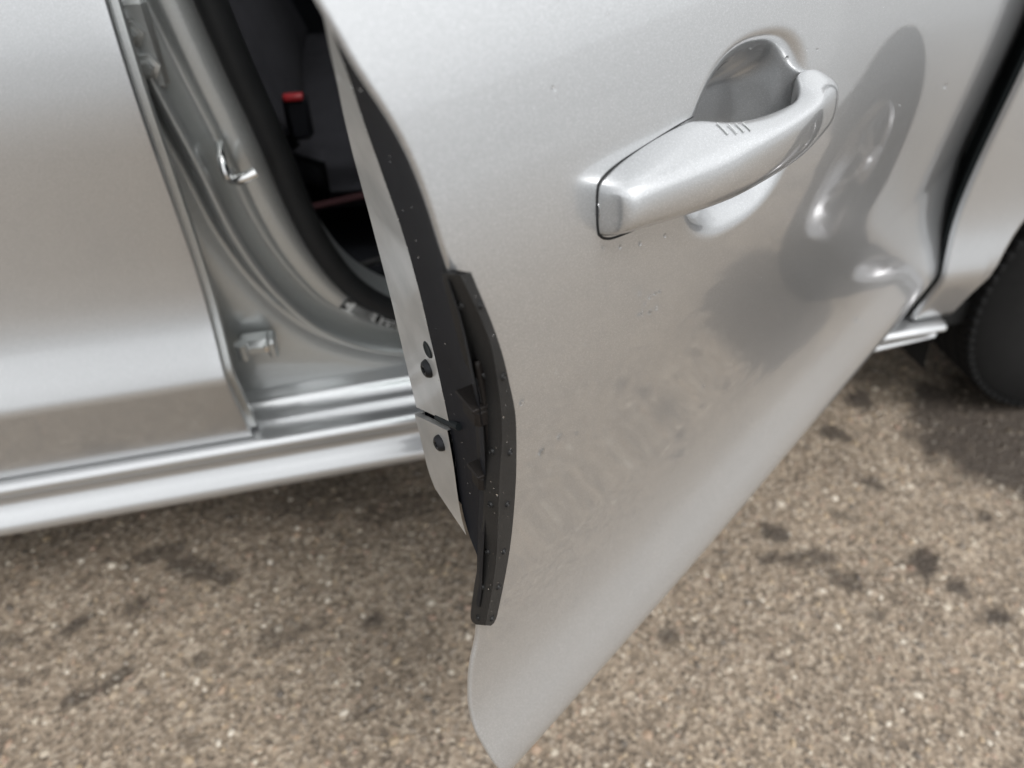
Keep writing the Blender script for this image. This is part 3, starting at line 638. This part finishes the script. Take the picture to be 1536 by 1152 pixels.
MB().box((.2, 1.52, .27), (3.4, 1.38, .08), None, .2).build('underbody', M['under'], CAR)
MB().tube([(-.185, .895, 1.03), (-.20, 1.0, 1.44)], .03, 10).build('upper_pillar', M['black'], CAR)

# ---- wheels
def wheel(cx_, cy_, sgn, steer=0):
    W_ = bpy.data.objects.new('wheel', None); SC.collection.objects.link(W_); adopt(W_, CAR)
    c = np.array([cx_, cy_, .33]); ax = np.array([math.sin(R(steer)), -sgn * math.cos(R(steer)), 0.]); fw = np.array([math.cos(R(steer)), math.sin(R(steer)) * sgn, 0.])
    ty = [(.183, -.09), (.196, -.100), (.255, -.108), (.305, -.100), (.322, -.088), (.328, -.07)]
    for q in (-.045, -.015, .015, .045): ty += [(.330, q - .012), (.330, q + .010), (.324, q + .011), (.324, q + .017)]
    ty += [(.328, .07), (.322, .088), (.305, .100), (.255, .108), (.196, .100), (.183, .09)]
    tyre = MB().lathe(ty, c, ax, 90)
    for i in range(90):      # shoulder tread blocks
        a = i / 90 * 2 * np.pi; e = fw * math.cos(a) + DZ * math.sin(a); t = -fw * math.sin(a) + DZ * math.cos(a)
        for sg in (-1, 1): tyre.box(c + e * .3215 + ax * sg * .080, (.012, .034, .0135), (e, ax, t), .2)
    tyre.build('tyre', M['tyre'], W_, sharp=30)
    rim = MB().lathe([(.183, -.09), (.168, -.07), (.160, .03), (.172, .070), (.180, .084), (.187, .090), (.183, .096), (.176, .090)], c, ax, 64)
    rim.lathe([(0, .062), (.03, .062), (.034, .056), (.055, .05), (.06, .02)], c, ax, 32)
    for i in range(5):
        for s2 in (-.16, .16):
            a = i / 5 * 2 * np.pi + .3 + s2; e = fw * math.cos(a) + DZ * math.sin(a); t = -fw * math.sin(a) + DZ * math.cos(a)
            rows = []
            for r_, h_, w2 in ((.03, .040, .013), (.07, .050, .0115), (.12, .058, .011), (.165, .064, .0125), (.178, .066, .014)):
                p = c + e * r_; rows.append([p + t * w2 + ax * (h_ - .03), p + t * w2 * .8 + ax * h_, p - t * w2 * .8 + ax * h_, p - t * w2 + ax * (h_ - .03)])
            rim.grid(np.array(rows), closed_v=True)
    rim.build('rim', M['alloy'], W_)
    MB().lathe([(0, .0), (.135, .0), (.137, -.012), (.06, -.02)], c + ax * .0, ax, 40).build('brake_disc', M['screw'], W_)
wheel(WX + .07, .885, 1, -3); wheel(WX, 2.15, -1); wheel(-1.42, .862, 1); wheel(-1.42, 2.15, -1)
# body behind the rear door and bumper ends, outside the picture
qx = np.concatenate([-1.42 - .368 * np.cos(np.linspace(np.pi, 0, 40)[::-1])[:0], np.linspace(-2.2, -1.80, 8), -1.42 - .368 * np.cos(np.linspace(0, np.pi, 40)[:22])])
qz = np.concatenate([np.full(8, .342), np.maximum(.342, .33 + .368 * np.sin(np.linspace(0, np.pi, 40)[:22]))])
panel('rear_quarter', np.concatenate([qx, [-1.30]]), np.concatenate([qz, [.69]]), 1.03, 1, 50, (.05, .013))

# ------------------------------------------------------------------ water beads on the door and the guard
def beads():
    ico = bpy.data.meshes.new('t'); import bmesh
    bm = bmesh.new(); bmesh.ops.create_icosphere(bm, subdivisions=2, radius=1); V0 = np.array([v.co[:] for v in bm.verts]); F0 = np.array([[v.index for v in f_.verts] for f_ in bm.faces]); bm.free(); bpy.data.meshes.remove(ico)
    V, F = [], []
    def put(p, nrm, r, flat=.55, sag=0):
        nrm = nrm / np.linalg.norm(nrm); t = np.cross(nrm, DZ); t /= np.linalg.norm(t); b_ = np.cross(nrm, t)
        q = V0 * RNG.uniform(.88, 1.12, (1, 3)); q2 = q[:, 0:1] * t + q[:, 1:2] * b_ * (1 + sag) + np.maximum(q[:, 2:3], -.15) * nrm * flat
        F.append(F0 + sum(len(x) for x in V)); V.append(p + r * q2)
    def skin_bead(u, z, r, sag=0):
        p = SK(u, z); a = SK(u + .002, z) - p; b_ = SK(u, z + .002) - p; nrm = np.cross(a, b_); nrm = nrm if nrm @ DN > 0 else -nrm
        put(p, nrm, r, RNG.uniform(.55, .75), sag)
    for _ in range(420):
        z_ = RNG.uniform(.55, .98); u_ = RNG.uniform(.3, float(UE(z_)) - .004)
        skin_bead(u_, z_, float(np.clip(RNG.lognormal(math.log(.00042), .35), .00025, .0011)))
    # larger beads picked out in the photograph
    for u_, z_, r_ in BIG: skin_bead(u_, z_, r_ * 1.4, .2)
    # fine line of beads along the skin edge and black strip
    for _ in range(30):
        z_ = RNG.uniform(.69, .965); t_ = float(cur(GR, z_)) * RNG.uniform(.55, 1.0); put(EP(t_, z_, -.0015), END_N, RNG.uniform(.0002, .0004))
    for _ in range(80):
        z_ = RNG.uniform(.69, .96); put(EP(float(cur(GR, z_)) + RNG.normal(0, .0005), z_, .0003), END_N, RNG.uniform(.0002, .00045))
    for _ in range(90):
        i = RNG.integers(1, 160); s_ = RNG.random(); side = gr if RNG.random() < .5 else gl_
        q = RNG.uniform(.04, .97); p = gc[i] + (side[i] - gc[i]) * q; nrm = np.cross(side[i] - gc[i], gc[min(i+1, 160)] - gc[i-1]); nrm /= np.linalg.norm(nrm)
        if nrm @ (np.array([0, 0, 1.05]) - p) < 0: nrm = -nrm
        put(p + nrm * .0004, nrm, float(np.clip(RNG.lognormal(math.log(.00028), .45), .00015, .0009)), .6)
    o = link('water_drops', np.vstack(V), np.vstack(F), M['water'], None, True, None); o['kind'] = 'stuff'
    o['label'] = 'small clear water drops beaded on the open silver door and its black guard'; o['category'] = 'water drops'
BIG = [(.8292, .7198, .0016), (.8111, .7088, .0011), (.8466, .7196, .0018), (.8666, .7758, .0013), (.7612, .7939, .0011), (.756, .7763, .0012), (.7537, .7827, .0010), (.7492, .7854, .0012),
       (.7434, .7849, .0011), (.738, .7837, .0010), (.7597, .7773, .0009), (.7389, .7713, .0011), (.7465, .7722, .0012), (.6233, .6219, .0012), (.252, .4968, .0022), (.2341, .4841, .0018),
       (.8309, .9309, .0009), (.226, .776, .0022), (.5961, .8879, .0011), (.7994, .8480, .0010), (.7846, .8358, .0009), (.7654, .8297, .0010), (.80, .842, .0008), (.74, .824, .0009)]

beads()
